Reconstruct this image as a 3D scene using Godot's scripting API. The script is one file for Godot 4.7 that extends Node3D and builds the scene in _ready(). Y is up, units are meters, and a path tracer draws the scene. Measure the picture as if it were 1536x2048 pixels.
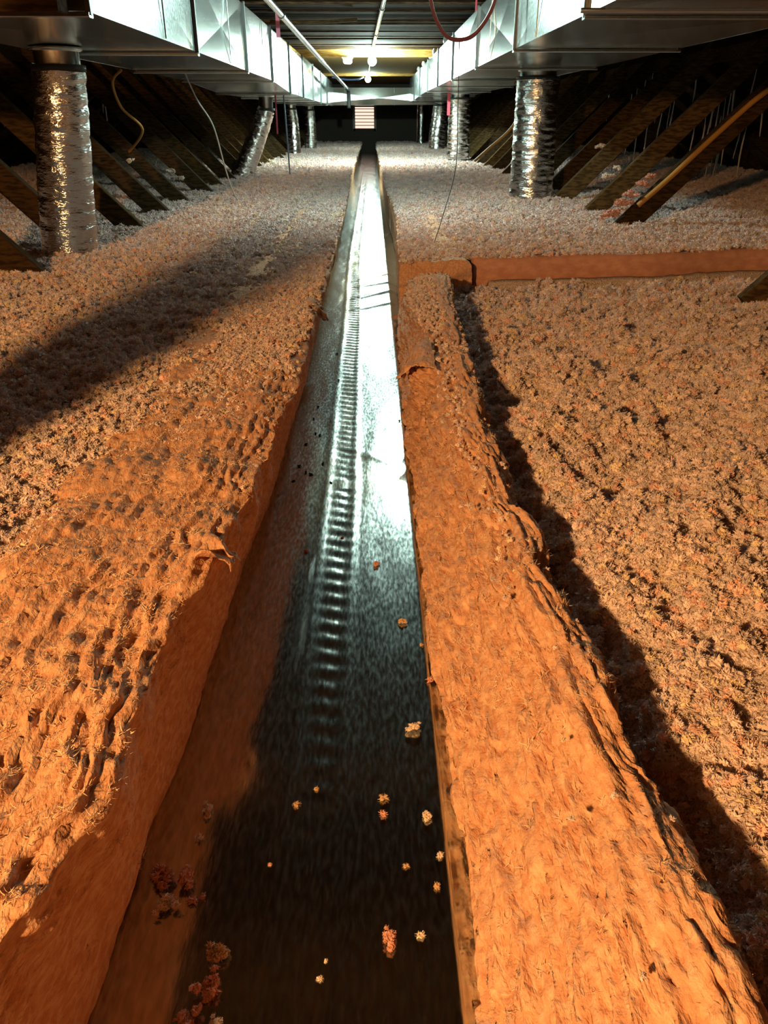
extends Node3D
# An attic: a galvanised duct sunk between insulation batts, loose blown insulation on both sides, two sheet-metal ducts overhead.
# x runs to the right, y up (0 = top of the sunk duct), d = distance along the attic (world z = -d).

const CAM_Y := 0.60
const FAR_D := 16.3
const NEAR_D := -4.0
const CEIL_Y := 1.18
const EAVE_X := 3.6

var M := {}
var taken := {}
var rng := RandomNumberGenerator.new()
var n_low := FastNoiseLite.new()
var n_mid := FastNoiseLite.new()
var n_fine := FastNoiseLite.new()
var tuft_meshes: Array = []
var wood_shapes := {}

# ---------------------------------------------------------------- small helpers
func P(x: float, y: float, d: float) -> Vector3:
	return Vector3(x, y, -d)

func curve(table: Array, t: float) -> float:
	if t <= table[0][0]:
		return table[0][1]
	for i in range(1, table.size()):
		if t <= table[i][0]:
			var k: float = (t - table[i - 1][0]) / (table[i][0] - table[i - 1][0])
			k = k * k * (3.0 - 2.0 * k)
			return lerpf(table[i - 1][1], table[i][1], k)
	return table[table.size() - 1][1]

func numbered(called: String) -> String:
	if not taken.has(called):
		taken[called] = 0
		return called
	taken[called] += 1
	return "%s_%03d" % [called, taken[called]]

func tag(o: Node, label: String, category: String, group := "", kind := "") -> Node:
	o.set_meta("label", label)
	if category:
		o.set_meta("category", category)
	if group:
		o.set_meta("group", group)
	if kind:
		o.set_meta("kind", kind)
	return o

func base(called: String, at := Vector3.ZERO) -> Node3D:
	var o := Node3D.new()
	o.name = numbered(called)
	add_child(o)
	o.position = at
	return o

func put(mesh: Mesh, called: String, mat: Material, parent: Node = null) -> MeshInstance3D:
	var o := MeshInstance3D.new()
	o.mesh = mesh
	o.material_override = mat
	if parent == null:
		o.name = numbered(called)
		add_child(o)
	else:
		o.name = called
		parent.add_child(o, true)
	return o

# ---------------------------------------------------------------- mesh builders
func grid_mesh(verts: PackedVector3Array, nu: int, nv: int, closed := false, flip := false) -> ArrayMesh:
	# nu columns by nv rows; closed joins the last column to the first
	var norms := PackedVector3Array()
	norms.resize(verts.size())
	var idx := PackedInt32Array()
	var cols := nu if closed else nu - 1
	idx.resize(cols * (nv - 1) * 6)
	var k := 0
	for j in nv - 1:
		for i in cols:
			var i2 := (i + 1) % nu
			var a := j * nu + i
			var b := j * nu + i2
			var c := a + nu
			var e := b + nu
			var n1 := (verts[e] - verts[a]).cross(verts[c] - verts[b])
			if flip:
				n1 = -n1
				idx[k] = a; idx[k + 1] = c; idx[k + 2] = b
				idx[k + 3] = b; idx[k + 4] = c; idx[k + 5] = e
			else:
				idx[k] = a; idx[k + 1] = b; idx[k + 2] = c
				idx[k + 3] = b; idx[k + 4] = e; idx[k + 5] = c
			k += 6
			n1 = -n1
			norms[a] += n1; norms[b] += n1; norms[c] += n1; norms[e] += n1
	var uvs := PackedVector2Array()
	uvs.resize(verts.size())
	for q in verts.size():
		norms[q] = norms[q].normalized()
		uvs[q] = Vector2(float(q % nu) / maxf(1.0, nu - 1), float(q / nu) / maxf(1.0, nv - 1))
	var arrays := []
	arrays.resize(Mesh.ARRAY_MAX)
	arrays[Mesh.ARRAY_VERTEX] = verts
	arrays[Mesh.ARRAY_NORMAL] = norms
	arrays[Mesh.ARRAY_TEX_UV] = uvs
	arrays[Mesh.ARRAY_INDEX] = idx
	var m := ArrayMesh.new()
	m.add_surface_from_arrays(Mesh.PRIMITIVE_TRIANGLES, arrays)
	return m

func quad(st: SurfaceTool, a: Vector3, b: Vector3, c: Vector3, e: Vector3) -> void:
	# a, b, c, e run clockwise seen from outside
	for v in [a, b, c, a, c, e]:
		st.add_vertex(v)

func bar_into(st: SurfaceTool, a: Vector3, b: Vector3, w: float, h: float, up := Vector3.UP, ch := 0.003) -> void:
	# a chamfered bar of cross-section w (sideways) by h (along up)
	var dir := (b - a).normalized()
	var side := dir.cross(up).normalized()
	var u2 := side.cross(dir).normalized()
	var ring := []
	for q in [[-1, -1, 1, 0], [-1, -1, 0, 1], [-1, 1, 0, -1], [-1, 1, 1, 0], [1, 1, -1, 0], [1, 1, 0, -1], [1, -1, 0, 1], [1, -1, -1, 0]]:
		ring.append(side * (q[0] * w / 2.0 + q[2] * ch) + u2 * (q[1] * h / 2.0 + q[3] * ch))
	for i in 8:
		var p: Vector3 = ring[i]
		var q: Vector3 = ring[(i + 1) % 8]
		quad(st, a + p, b + p, b + q, a + q)
	for i in range(1, 7):
		st.add_vertex(a + ring[0]); st.add_vertex(a + ring[i]); st.add_vertex(a + ring[i + 1])
		st.add_vertex(b + ring[0]); st.add_vertex(b + ring[i + 1]); st.add_vertex(b + ring[i])

func done(st: SurfaceTool) -> ArrayMesh:
	st.generate_normals()
	return st.commit()

func starts() -> SurfaceTool:
	var st := SurfaceTool.new()
	st.begin(Mesh.PRIMITIVE_TRIANGLES)
	st.set_smooth_group(-1)
	return st

func bar(a: Vector3, b: Vector3, w: float, h: float, up := Vector3.UP, ch := 0.003) -> ArrayMesh:
	var st := starts()
	bar_into(st, a, b, w, h, up, ch)
	return done(st)

func box(lo: Vector3, hi: Vector3, ch := 0.003) -> ArrayMesh:
	var mid := (lo + hi) / 2.0
	return bar(Vector3(mid.x, mid.y, lo.z), Vector3(mid.x, mid.y, hi.z), hi.x - lo.x, hi.y - lo.y, Vector3.UP, ch)

func tube(path: Array, radii, sides := 12, wobble := 0.0, turns := 0.0) -> ArrayMesh:
	# a swept tube with closed ends; radii is one number or one for each point
	var verts := PackedVector3Array()
	var n := path.size()
	var side := Vector3.ZERO
	for j in n + 2:
		var at := clampi(j - 1, 0, n - 1)
		var dir: Vector3 = (path[mini(at + 1, n - 1)] - path[maxi(at - 1, 0)]).normalized()
		if side == Vector3.ZERO:
			side = dir.cross(Vector3(0.31, 0.2, 0.93)).normalized()
		side = (side - dir * side.dot(dir)).normalized()
		var other := dir.cross(side)
		var r: float = radii if radii is float else radii[at]
		if j == 0 or j == n + 1:
			r = 0.0001
		for i in sides:
			var ang := TAU * i / sides
			var q := r
			if wobble > 0.0:
				q += wobble * n_fine.get_noise_3d(cos(ang) * 2.0, sin(ang) * 2.0, at * 3.1 + turns)
			verts.append(path[at] + side * cos(ang) * q + other * sin(ang) * q)
	return grid_mesh(verts, sides, n + 2, true, true)

func smooth_path(pts: Array, steps := 8) -> Array:
	var out := []
	for i in pts.size() - 1:
		var p0: Vector3 = pts[maxi(i - 1, 0)]
		var p1: Vector3 = pts[i]
		var p2: Vector3 = pts[i + 1]
		var p3: Vector3 = pts[mini(i + 2, pts.size() - 1)]
		for s in steps:
			out.append(p1.cubic_interpolate(p2, p0, p3, float(s) / steps))
	out.append(pts[pts.size() - 1])
	return out

func lathe(profile: Array, at: Vector3, sides := 24) -> ArrayMesh:
	# profile of [radius, y]
	var verts := PackedVector3Array()
	for q in profile:
		for i in sides:
			var ang := TAU * i / sides
			verts.append(at + Vector3(cos(ang) * q[0], q[1], sin(ang) * q[0]))
	return grid_mesh(verts, sides, profile.size(), true, true)

# ---------------------------------------------------------------- materials
func noise_tex(freq: float, octaves: int, seed_: int, ramp: Array, size := 1024, kind := FastNoiseLite.TYPE_SIMPLEX_SMOOTH, warp := 0.0) -> NoiseTexture2D:
	var n := FastNoiseLite.new()
	n.noise_type = kind
	n.seed = seed_
	n.frequency = freq
	n.fractal_type = FastNoiseLite.FRACTAL_FBM
	n.fractal_octaves = octaves
	n.fractal_gain = 0.55
	if warp > 0.0:
		n.domain_warp_enabled = true
		n.domain_warp_amplitude = warp
		n.domain_warp_frequency = freq * 0.5
	var t := NoiseTexture2D.new()
	t.width = size
	t.height = size
	t.seamless = true
	t.noise = n
	if ramp.size():
		var g := Gradient.new()
		var offs := PackedFloat32Array()
		var cols := PackedColorArray()
		for r in ramp:
			offs.append(r[0])
			cols.append(r[1])
		g.offsets = offs
		g.colors = cols
		t.color_ramp = g
	return t

func mat(called: String, color: Color, rough: float, metal := 0.0) -> StandardMaterial3D:
	var m := StandardMaterial3D.new()
	m.resource_name = called
	m.albedo_color = color
	m.roughness = rough
	m.metallic = metal
	m.cull_mode = BaseMaterial3D.CULL_DISABLED
	M[called] = m
	return m

func lin(r: float, g: float, b: float) -> Color:
	return Color(r, g, b).linear_to_srgb()

func triplanar(m: StandardMaterial3D, scale: Vector3) -> void:
	m.uv1_triplanar = true
	m.uv1_world_triplanar = true
	m.uv1_scale = scale

func make_materials() -> void:
	var grey := [[0.0, Color(0, 0, 0)], [1.0, Color(1, 1, 1)]]
	var fine_h := noise_tex(0.03, 5, 11, grey)
	var fibre_h := noise_tex(0.02, 5, 12, grey, 1024, FastNoiseLite.TYPE_SIMPLEX, 30.0)

	var m := mat("loose_fill", Color.WHITE, 1.0)      # tint comes with each tuft
	m.vertex_color_use_as_albedo = true
	m.metallic_specular = 0.1
	m = mat("loose_bed", Color.WHITE, 1.0)
	m.albedo_texture = noise_tex(0.02, 5, 21, [[0.2, lin(0.44, 0.33, 0.29)], [0.5, lin(0.60, 0.46, 0.41)], [0.8, lin(0.68, 0.57, 0.51)]])
	m.heightmap_enabled = true
	m.heightmap_texture = fine_h
	m.heightmap_scale = 0.6
	m.metallic_specular = 0.1
	triplanar(m, Vector3(5, 5, 5))

	m = mat("batt_pink", Color.WHITE, 1.0)            # torn pink glass wool
	m.albedo_texture = noise_tex(0.012, 5, 31, [[0.25, lin(0.54, 0.26, 0.15)], [0.5, lin(0.61, 0.33, 0.20)], [0.75, lin(0.68, 0.43, 0.29)]], 1024, FastNoiseLite.TYPE_SIMPLEX, 40.0)
	m.heightmap_enabled = true
	m.heightmap_texture = fibre_h
	m.heightmap_scale = 0.2
	m.metallic_specular = 0.15
	triplanar(m, Vector3(7, 7, 3.5))
	m = mat("batt_cut", Color.WHITE, 1.0)             # clean knife-cut pink face
	m.albedo_texture = noise_tex(0.012, 5, 35, [[0.25, lin(0.50, 0.23, 0.16)], [0.75, lin(0.62, 0.32, 0.23)]], 512)
	triplanar(m, Vector3(3, 5, 5))

	m = mat("galvanised", Color.WHITE, 0.23, 1.0)
	m.albedo_texture = noise_tex(0.03, 4, 41, [[0.2, lin(0.56, 0.62, 0.61)], [0.8, lin(0.70, 0.75, 0.74)]], 1024, FastNoiseLite.TYPE_CELLULAR)
	m.roughness_texture = noise_tex(0.02, 4, 42, [[0.0, Color(0.7, 0.7, 0.7)], [1.0, Color(1, 1, 1)]])
	triplanar(m, Vector3(3, 3, 3))
	m = mat("trunk_metal", Color.WHITE, 0.20, 1.0)
	m.albedo_texture = noise_tex(0.02, 5, 43, [[0.2, lin(0.42, 0.47, 0.45)], [0.8, lin(0.60, 0.64, 0.62)]])
	m.roughness_texture = noise_tex(0.03, 5, 44, [[0.15, Color(0.55, 0.55, 0.55)], [0.85, Color(1, 1, 1)]])
	m.heightmap_enabled = true
	m.heightmap_texture = noise_tex(0.01, 4, 45, grey)
	m.heightmap_scale = 0.009
	triplanar(m, Vector3(6, 6, 1.5))
	m = mat("foil", lin(0.74, 0.73, 0.71), 0.13, 1.0)
	m.heightmap_enabled = true
	m.heightmap_texture = noise_tex(0.018, 3, 46, grey, 1024, FastNoiseLite.TYPE_CELLULAR, 20.0)
	m.heightmap_scale = 0.22
	triplanar(m, Vector3(3, 7, 3))
	mat("cleat_metal", lin(0.10, 0.10, 0.10), 0.5, 0.8)
	mat("steel", lin(0.72, 0.74, 0.74), 0.25, 1.0)

	for k in 3:
		m = mat("wood_%d" % k, Color.WHITE, 0.9)
		m.metallic_specular = 0.12
		var t: Color = [lin(0.060, 0.034, 0.013), lin(0.042, 0.024, 0.011), lin(0.085, 0.050, 0.020)][k]
		m.albedo_texture = noise_tex(0.012, 5, 51 + k, [[0.25, t * 0.72], [0.5, t], [0.75, t * 1.18]], 512, FastNoiseLite.TYPE_SIMPLEX, 25.0)
		triplanar(m, [Vector3(2, 9, 9), Vector3(2, 9, 9), Vector3(2, 9, 9)][k])
	for k in 3:
		m = mat("plank_%d" % k, Color.WHITE, 0.95)
		m.metallic_specular = 0.12
		var t: Color = [lin(0.060, 0.034, 0.017), lin(0.085, 0.050, 0.026), lin(0.042, 0.024, 0.012)][k]
		m.albedo_texture = noise_tex(0.012, 5, 61 + k, [[0.25, t * 0.7], [0.5, t], [0.75, t * 1.25]], 512, FastNoiseLite.TYPE_SIMPLEX, 25.0)
		triplanar(m, Vector3(1.2, 9, 9))
	m = mat("gold_timber", Color.WHITE, 0.9)
	m.metallic_specular = 0.12
	m.albedo_texture = noise_tex(0.012, 5, 66, [[0.25, lin(0.30, 0.16, 0.04)], [0.75, lin(0.48, 0.28, 0.08)]], 512, FastNoiseLite.TYPE_SIMPLEX, 25.0)
	triplanar(m, Vector3(1.2, 9, 9))
	mat("gable_board", lin(0.065, 0.050, 0.038), 0.9)
	mat("plasterboard", lin(0.5, 0.48, 0.45), 0.9)
	mat("louvre_paint", lin(0.30, 0.22, 0.17), 0.6)
	mat("vent_frame", lin(0.28, 0.27, 0.22), 0.6)
	mat("wire_black", lin(0.02, 0.018, 0.018), 0.5)
	mat("wire_grey", lin(0.32, 0.29, 0.27), 0.6)
	mat("dust_fibre", lin(0.62, 0.55, 0.50), 1.0)
	mat("cable_red", lin(0.13, 0.02, 0.025), 0.45)
	mat("cable_yellow", lin(0.36, 0.16, 0.02), 0.6)
	mat("cable_blue", lin(0.10, 0.16, 0.40), 0.5)
	mat("pole_blue", lin(0.09, 0.11, 0.17), 0.5)
	mat("strap_red", lin(0.55, 0.06, 0.09), 0.6)
	mat("strap_pink", lin(0.75, 0.22, 0.32), 0.6)
	mat("ceramic", lin(0.82, 0.80, 0.74), 0.35)
	mat("black_plastic", lin(0.02, 0.02, 0.02), 0.5)
	m = mat("cool_bulb_glass", Color.WHITE, 0.3)
	m.emission_enabled = true
	m.emission = Color(0.90, 1.0, 0.96)
	m.emission_energy_multiplier = 14.0
	m = mat("warm_bulb_glass", Color.WHITE, 0.3)
	m.emission_enabled = true
	m.emission = Color(1.0, 0.72, 0.40)
	m.emission_energy_multiplier = 8.0

# ---------------------------------------------------------------- where the insulation lies
const L_BOTTOM := [[0.2, -0.222], [0.45, -0.209], [0.62, -0.199], [0.9, -0.194], [1.22, -0.182], [1.76, -0.172], [2.9, -0.189], [4.1, -0.205], [6.8, -0.205], [13.0, -0.23]]
const L_TOP := [[0.2, -0.232], [0.30, -0.222], [0.35, -0.218], [0.41, -0.199], [0.56, -0.204], [0.61, -0.203], [0.78, -0.178], [1.0, -0.164], [1.4, -0.142], [2.12, -0.145], [4.2, -0.152], [7.9, -0.195], [13.0, -0.21]]
const R_BOTTOM := [[0.2, 0.080], [0.44, 0.083], [0.61, 0.080], [0.86, 0.072], [1.22, 0.068], [1.76, 0.068], [2.9, 0.086], [4.1, 0.108], [6.0, 0.085], [10.8, 0.07]]
const R_RIDGE := [[0.2, 0.222], [0.36, 0.218], [0.44, 0.207], [0.49, 0.203], [0.55, 0.209], [0.65, 0.202], [0.71, 0.188], [0.82, 0.203], [0.89, 0.181], [1.0, 0.186], [1.16, 0.182], [1.37, 0.196], [1.69, 0.203], [2.1, 0.212], [2.35, 0.235], [2.6, 0.24]]

func cross_d(x: float) -> float:
	return curve([[0.09, 2.69], [0.33, 2.79], [0.88, 2.85], [1.47, 2.98], [3.6, 3.35]], x)

func lumps(x: float, d: float, big: float, mid: float) -> float:
	return big * n_low.get_noise_2d(x * 100.0, d * 100.0) + mid * n_mid.get_noise_2d(x * 100.0, d * 100.0) + 0.006 * n_fine.get_noise_2d(x * 42.0, d * 42.0)

func h_left(x: float, d: float) -> float:
	var e := curve(L_TOP, d) - x                       # distance out from the batt's edge
	var h := 0.158 + lumps(x, d, 0.016, 0.012)
	var edge := 0.16 + 0.05 * n_low.get_noise_2d(d * 140.0, 7.0)
	h -= 0.03 * (1.0 - smoothstep(edge - 0.05, edge + 0.06, e))
	if x < -0.9:
		h += settle(x, d)
	return h

func h_far(x: float, d: float) -> float:
	var h := 0.158 + lumps(x, d, 0.016, 0.012)
	h -= 0.03 * (1.0 - smoothstep(0.20, 0.30, x))
	if x > 1.0:
		h += settle(x, d)
	return h

func settle(x: float, d: float) -> float:
	# the fill has cracked along the joists out towards the eaves
	var t := fposmod((d - 1.98) / 0.57 + 0.10 * n_low.get_noise_2d(x * 90.0, d * 20.0), 1.0)
	return -0.022 * exp(-pow((t - 0.5) / 0.05, 2.0)) * smoothstep(0.9, 1.3, absf(x)) + 0.10 * smoothstep(1.6, 3.4, absf(x)) * 0.2

func h_right(x: float, d: float) -> float:
	var e := x - curve(R_RIDGE, d)
	var h := 0.120 - 0.052 * smoothstep(0.7, 2.5, d) + lumps(x, d, 0.034, 0.022)
	h -= 0.030 * (1.0 - smoothstep(0.02, 0.09, e))
	return h

# ---------------------------------------------------------------- _ready
func _ready() -> void:
	rng.seed = 20240611
	for q in [[n_low, 0.035, 3, 1], [n_mid, 0.16, 3, 2], [n_fine, 0.9, 3, 3]]:
		q[0].noise_type = FastNoiseLite.TYPE_SIMPLEX_SMOOTH
		q[0].frequency = q[1]
		q[0].fractal_type = FastNoiseLite.FRACTAL_FBM
		q[0].fractal_octaves = q[2]
		q[0].seed = q[3]
	# camera
	var cam := Camera3D.new()
	cam.name = "camera"
	cam.fov = rad_to_deg(2.0 * atan(1024.0 / 1539.0))
	cam.near = 0.02
	cam.far = 60.0
	add_child(cam)
	cam.position = Vector3(0, CAM_Y, 0)
	cam.rotation = Vector3(-atan(789.0 / 1539.0), -deg_to_rad(0.762), 0)
	cam.current = true
	# the sky, seen only through the louvre of the gable vent
	var we := WorldEnvironment.new()
	we.name = "environment"
	var env := Environment.new()
	env.background_mode = Environment.BG_COLOR
	env.background_color = Color(0.93, 0.80, 0.72)
	env.background_energy_multiplier = 1.25
	env.tonemap_mode = Environment.TONE_MAPPER_LINEAR
	env.tonemap_exposure = 1.2
	env.sdfgi_enabled = true
	env.ssao_enabled = true
	env.ssil_enabled = true
	we.environment = env
	add_child(we)

	make_materials()
	# lamps: cool bulbs in a row along the conduit (the nearest above the frame), one warm globe behind the camera to the left
	cool_bulb(Vector3(0.0, 1.075, -8.42), 4.6, "glaring cool white bulb hanging under the golden collar beam")
	cool_bulb(Vector3(-0.06, 1.075, -12.3), 0.6, "second cool white bulb hanging close to the cross duct")
	cool_bulb(Vector3(0.085, 1.082, -3.82), 1.1, "cool white bulb hanging under the thin conduit beside the red cable loop")
	warm_lamp(Vector3(-0.97, 1.05, 0.85), 6.1)

	build_shell()
	build_trusses()
	build_trunk()
	build_batts()
	build_beds()
	build_overhead_ducts()
	build_flex()
	build_ceiling_fittings()
	build_wires()
	build_crumbs()
	build_strands()

# ---------------------------------------------------------------- lamps
func omni(at: Vector3, color: Color, energy: float, size: float, parent: Node) -> void:
	var l := OmniLight3D.new()
	l.name = "bulb_light"
	l.light_color = color
	l.light_energy = energy
	l.light_size = size
	l.omni_range = 40.0
	l.omni_attenuation = 2.0
	l.shadow_enabled = true
	parent.add_child(l)
	l.position = at

func bulb_profile(r: float) -> Array:
	var prof := []
	for i in 13:
		var a := PI * i / 16.0
		prof.append([maxf(0.0004, r * sin(a)), -r * cos(a)])
	prof.append([r * 0.45, r * 1.35])
	prof.append([r * 0.42, r * 1.7])
	return prof

func cool_bulb(at: Vector3, energy: float, label: String) -> void:
	var o := base("light_bulb", at)
	tag(o, label, "light bulb")
	put(lathe(bulb_profile(0.042), Vector3.ZERO), "glass", M.cool_bulb_glass, o)
	put(lathe([[0.001, 0.06], [0.016, 0.06], [0.017, 0.066], [0.024, 0.068], [0.026, 0.085], [0.02, 0.095], [0.001, 0.095]], Vector3.ZERO), "lamp_holder", M.ceramic, o)
	omni(Vector3(0, 0, 0), Color(0.86, 1.0, 0.96), energy, 0.03, o)

func warm_lamp(at: Vector3, energy: float) -> void:
	var o := base("work_lamp", at)
	tag(o, "round warm globe lamp under the ceiling behind the viewer", "lamp")
	put(lathe(bulb_profile(0.07), Vector3.ZERO), "globe", M.warm_bulb_glass, o)
	put(lathe([[0.001, 0.10], [0.032, 0.10], [0.036, 0.105], [0.036, 0.125], [0.001, 0.125]], Vector3.ZERO), "lamp_holder", M.black_plastic, o)
	omni(Vector3.ZERO, Color(1.0, 0.76, 0.475), energy, 0.05, o)

# ---------------------------------------------------------------- shell
func structure(called: String) -> Node3D:
	var o := base(called)
	o.set_meta("kind", "structure")
	return o

func build_shell() -> void:
	var fl := put(box(Vector3(-EAVE_X - 0.1, -0.32, -FAR_D - 0.1), Vector3(EAVE_X + 0.1, -0.27, -NEAR_D + 0.1)), "floor", M.plasterboard)
	tag(fl, "plasterboard below the insulation", "floor", "", "structure")
	# flat ceiling: boards laid across the attic
	var c := structure("ceiling")
	tag(c, "dark wooden boards laid across the attic", "ceiling")
	put(box(Vector3(-2.05, CEIL_Y + 0.035, -FAR_D - 0.1), Vector3(2.05, CEIL_Y + 0.06, -NEAR_D + 0.1)), "roof_felt", M.gable_board, c)
	var d := NEAR_D
	var k := 0
	while d < FAR_D:
		var w := rng.randf_range(0.125, 0.16)
		var drop := rng.randf_range(-0.005, 0.003) - (0.008 if k % 4 == 0 else 0.0)
		var tilt := rng.randf_range(-0.008, 0.008)
		var st := starts()
		bar_into(st, P(-2.05, CEIL_Y + drop + 0.012 - tilt, d + w / 2), P(2.05, CEIL_Y + drop + 0.012 + tilt, d + w / 2), w - 0.006, 0.022, Vector3(0, 1, rng.randf_range(-0.03, 0.03)).normalized())
		put(done(st), "plank", M["plank_%d" % rng.randi_range(0, 2)], c)
		d += w
		k += 1
	# sloping roof boards down to the eaves
	for s in [-1.0, 1.0]:
		var wl := structure("wall_left" if s < 0 else "wall_right")
		tag(wl, "dark roof boards sloping down to the %s eaves" % ("left" if s < 0 else "right"), "roof")
		var a := Vector3(s * 2.0, CEIL_Y + 0.03, 0)
		var b := Vector3(s * EAVE_X, 0.05, 0)
		var dir := (b - a).normalized()
		var nrm: Vector3 = Vector3(-dir.y, dir.x, 0) * s
		var len := (b - a).length()
		var n := 11
		for i in n:
			var p := a + dir * len * (i + 0.5) / n
			for seg in 4:
				var d0 := NEAR_D + (FAR_D - NEAR_D) * seg / 4.0
				var d1 := NEAR_D + (FAR_D - NEAR_D) * (seg + 1) / 4.0
				var up: Vector3 = nrm
				var off: Vector3 = nrm * rng.randf_range(-0.004, 0.004)
				var st := starts()
				bar_into(st, p + off + Vector3(0, 0, -d0 - 0.002), p + off + Vector3(0, 0, -d1 + 0.002), len / n - 0.004, 0.022, up)
				put(done(st), "plank", M["plank_%d" % rng.randi_range(0, 2)], wl)
		var st2 := starts()
		bar_into(st2, (a + b) / 2 + nrm * 0.04 + Vector3(0, 0, -NEAR_D), (a + b) / 2 + nrm * 0.04 + Vector3(0, 0, -FAR_D), len + 0.3, 0.02, nrm)
		put(done(st2), "roof_felt", M.gable_board, wl)
		put(box(Vector3(minf(s * EAVE_X, s * (EAVE_X + 0.05)), -0.3, -FAR_D), Vector3(maxf(s * EAVE_X, s * (EAVE_X + 0.05)), 0.12, -NEAR_D)), "eave_board", M.gable_board, wl)
	# gables
	var g := structure("wall_back")
	tag(g, "dark gable wall at the far end", "wall")
	var vx0 := -0.345
	var vx1 := 0.045
	var vy0 := 0.415
	var vy1 := 0.775
	put(box(Vector3(-EAVE_X - 0.1, -0.3, -FAR_D - 0.06), Vector3(vx0, CEIL_Y + 0.1, -FAR_D)), "gable_panel", M.gable_board, g)
	put(box(Vector3(vx1, -0.3, -FAR_D - 0.06), Vector3(EAVE_X + 0.1, CEIL_Y + 0.1, -FAR_D)), "gable_panel", M.gable_board, g)
	put(box(Vector3(vx0, -0.3, -FAR_D - 0.06), Vector3(vx1, vy0, -FAR_D)), "gable_panel", M.gable_board, g)
	put(box(Vector3(vx0, vy1, -FAR_D - 0.06), Vector3(vx1, CEIL_Y + 0.1, -FAR_D)), "gable_panel", M.gable_board, g)
	var f := structure("wall_front")
	tag(f, "gable wall behind the viewer", "wall")
	put(box(Vector3(-EAVE_X - 0.1, -0.3, -NEAR_D), Vector3(EAVE_X + 0.1, CEIL_Y + 0.1, -NEAR_D + 0.06)), "gable_panel", M.plank_2, f)
	# gable vent
	var v := base("gable_vent", Vector3((vx0 + vx1) / 2, vy0, -FAR_D))
	tag(v, "louvred vent glowing with daylight in the far gable wall", "vent")
	var hw := (vx1 - vx0) / 2
	var hh := vy1 - vy0
	for s in [-1.0, 1.0]:
		put(box(Vector3(s * (hw + 0.005) - 0.022, -0.04, -0.03), Vector3(s * (hw + 0.005) + 0.022, hh + 0.04, 0.025)), "frame_stile", M.vent_frame, v)
	put(box(Vector3(-hw - 0.02, -0.045, -0.03), Vector3(hw + 0.02, -0.002, 0.025)), "frame_rail", M.gable_board, v)
	for i in 7:
		var y := hh * i / 6.5
		var st3 := starts()
		bar_into(st3, Vector3(-hw, y - 0.004, -0.03), Vector3(hw, y - 0.004, -0.03), 0.020, 0.009, Vector3(0, 0.95, -0.3))
		put(done(st3), "slat", M.louvre_paint, v)

# ---------------------------------------------------------------- trusses
func build_trusses() -> void:
	var web := bar(Vector3(1.01, 0.05, 0), Vector3(2.12, 1.16, 0), 0.038, 0.089, Vector3(-1, 1, 0).normalized(), 0.003)
	var raft := bar(Vector3(1.95, CEIL_Y - 0.03, 0), Vector3(EAVE_X, 0.02, 0), 0.038, 0.089, Vector3(0.57, 0.82, 0), 0.003)
	var web_l := bar(Vector3(-1.0, 0.05, 0), Vector3(-2.11, 1.16, 0), 0.038, 0.089, Vector3(1, 1, 0).normalized(), 0.003)
	var raft_l := bar(Vector3(-1.95, CEIL_Y - 0.03, 0), Vector3(-EAVE_X, 0.02, 0), 0.038, 0.089, Vector3(-0.57, 0.82, 0), 0.003)
	var plate := box(Vector3(1.86, 0.93, 0.019), Vector3(2.05, 1.10, 0.0215), 0.0005)
	var plate_l := box(Vector3(-2.05, 0.93, 0.019), Vector3(-1.86, 1.10, 0.0215), 0.0005)
	for k in range(1, 25):
		var d := 1.98 + 0.57 * k
		if d > FAR_D - 0.1:
			break
		var o := base("roof_truss", P(rng.randf_range(-0.03, 0.03), 0, d + rng.randf_range(-0.03, 0.03)))
		var nth := ["first", "second", "third", "fourth", "fifth", "sixth", "seventh", "eighth", "ninth", "tenth", "eleventh", "twelfth", "thirteenth", "fourteenth", "fifteenth", "sixteenth", "seventeenth", "eighteenth", "nineteenth", "twentieth", "twenty-first", "twenty-second", "twenty-third", "twenty-fourth"]
		var lab: String = "timber roof truss with slanting braces, %s one behind the cross batt" % nth[maxi(0, k - 2)]
		if k == 1:
			lab = "timber roof truss with an orange-lit left brace, its right brace before the cross batt"
		elif k == 3:
			lab = "timber roof truss with pink tufts lodged on its orange-edged right brace"
		tag(o, lab, "roof truss", "timber roof trusses")
		var w: Material = M["wood_%d" % rng.randi_range(0, 2)]
		if k != 2:
			put(web, "brace", w, o).position.x = 0.19 if k == 1 else 0.0
		put(web_l, "brace", M["wood_%d" % rng.randi_range(0, 2)], o)
		put(plate, "nail_plate", M.galvanised, put(raft, "rafter", M.wood_1, o))
		put(plate_l, "nail_plate", M.galvanised, put(raft_l, "rafter", M.wood_1, o))
	for s in [-1.0, 1.0]:
		var p := put(bar(P(s * 1.90, 0.905, NEAR_D), P(s * 1.90, 0.905, FAR_D), 0.03, 0.07), "purlin", M.wood_0)
		tag(p, "long timber rail running along the tops of the %s braces" % ("left" if s < 0 else "right"), "rail")

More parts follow.
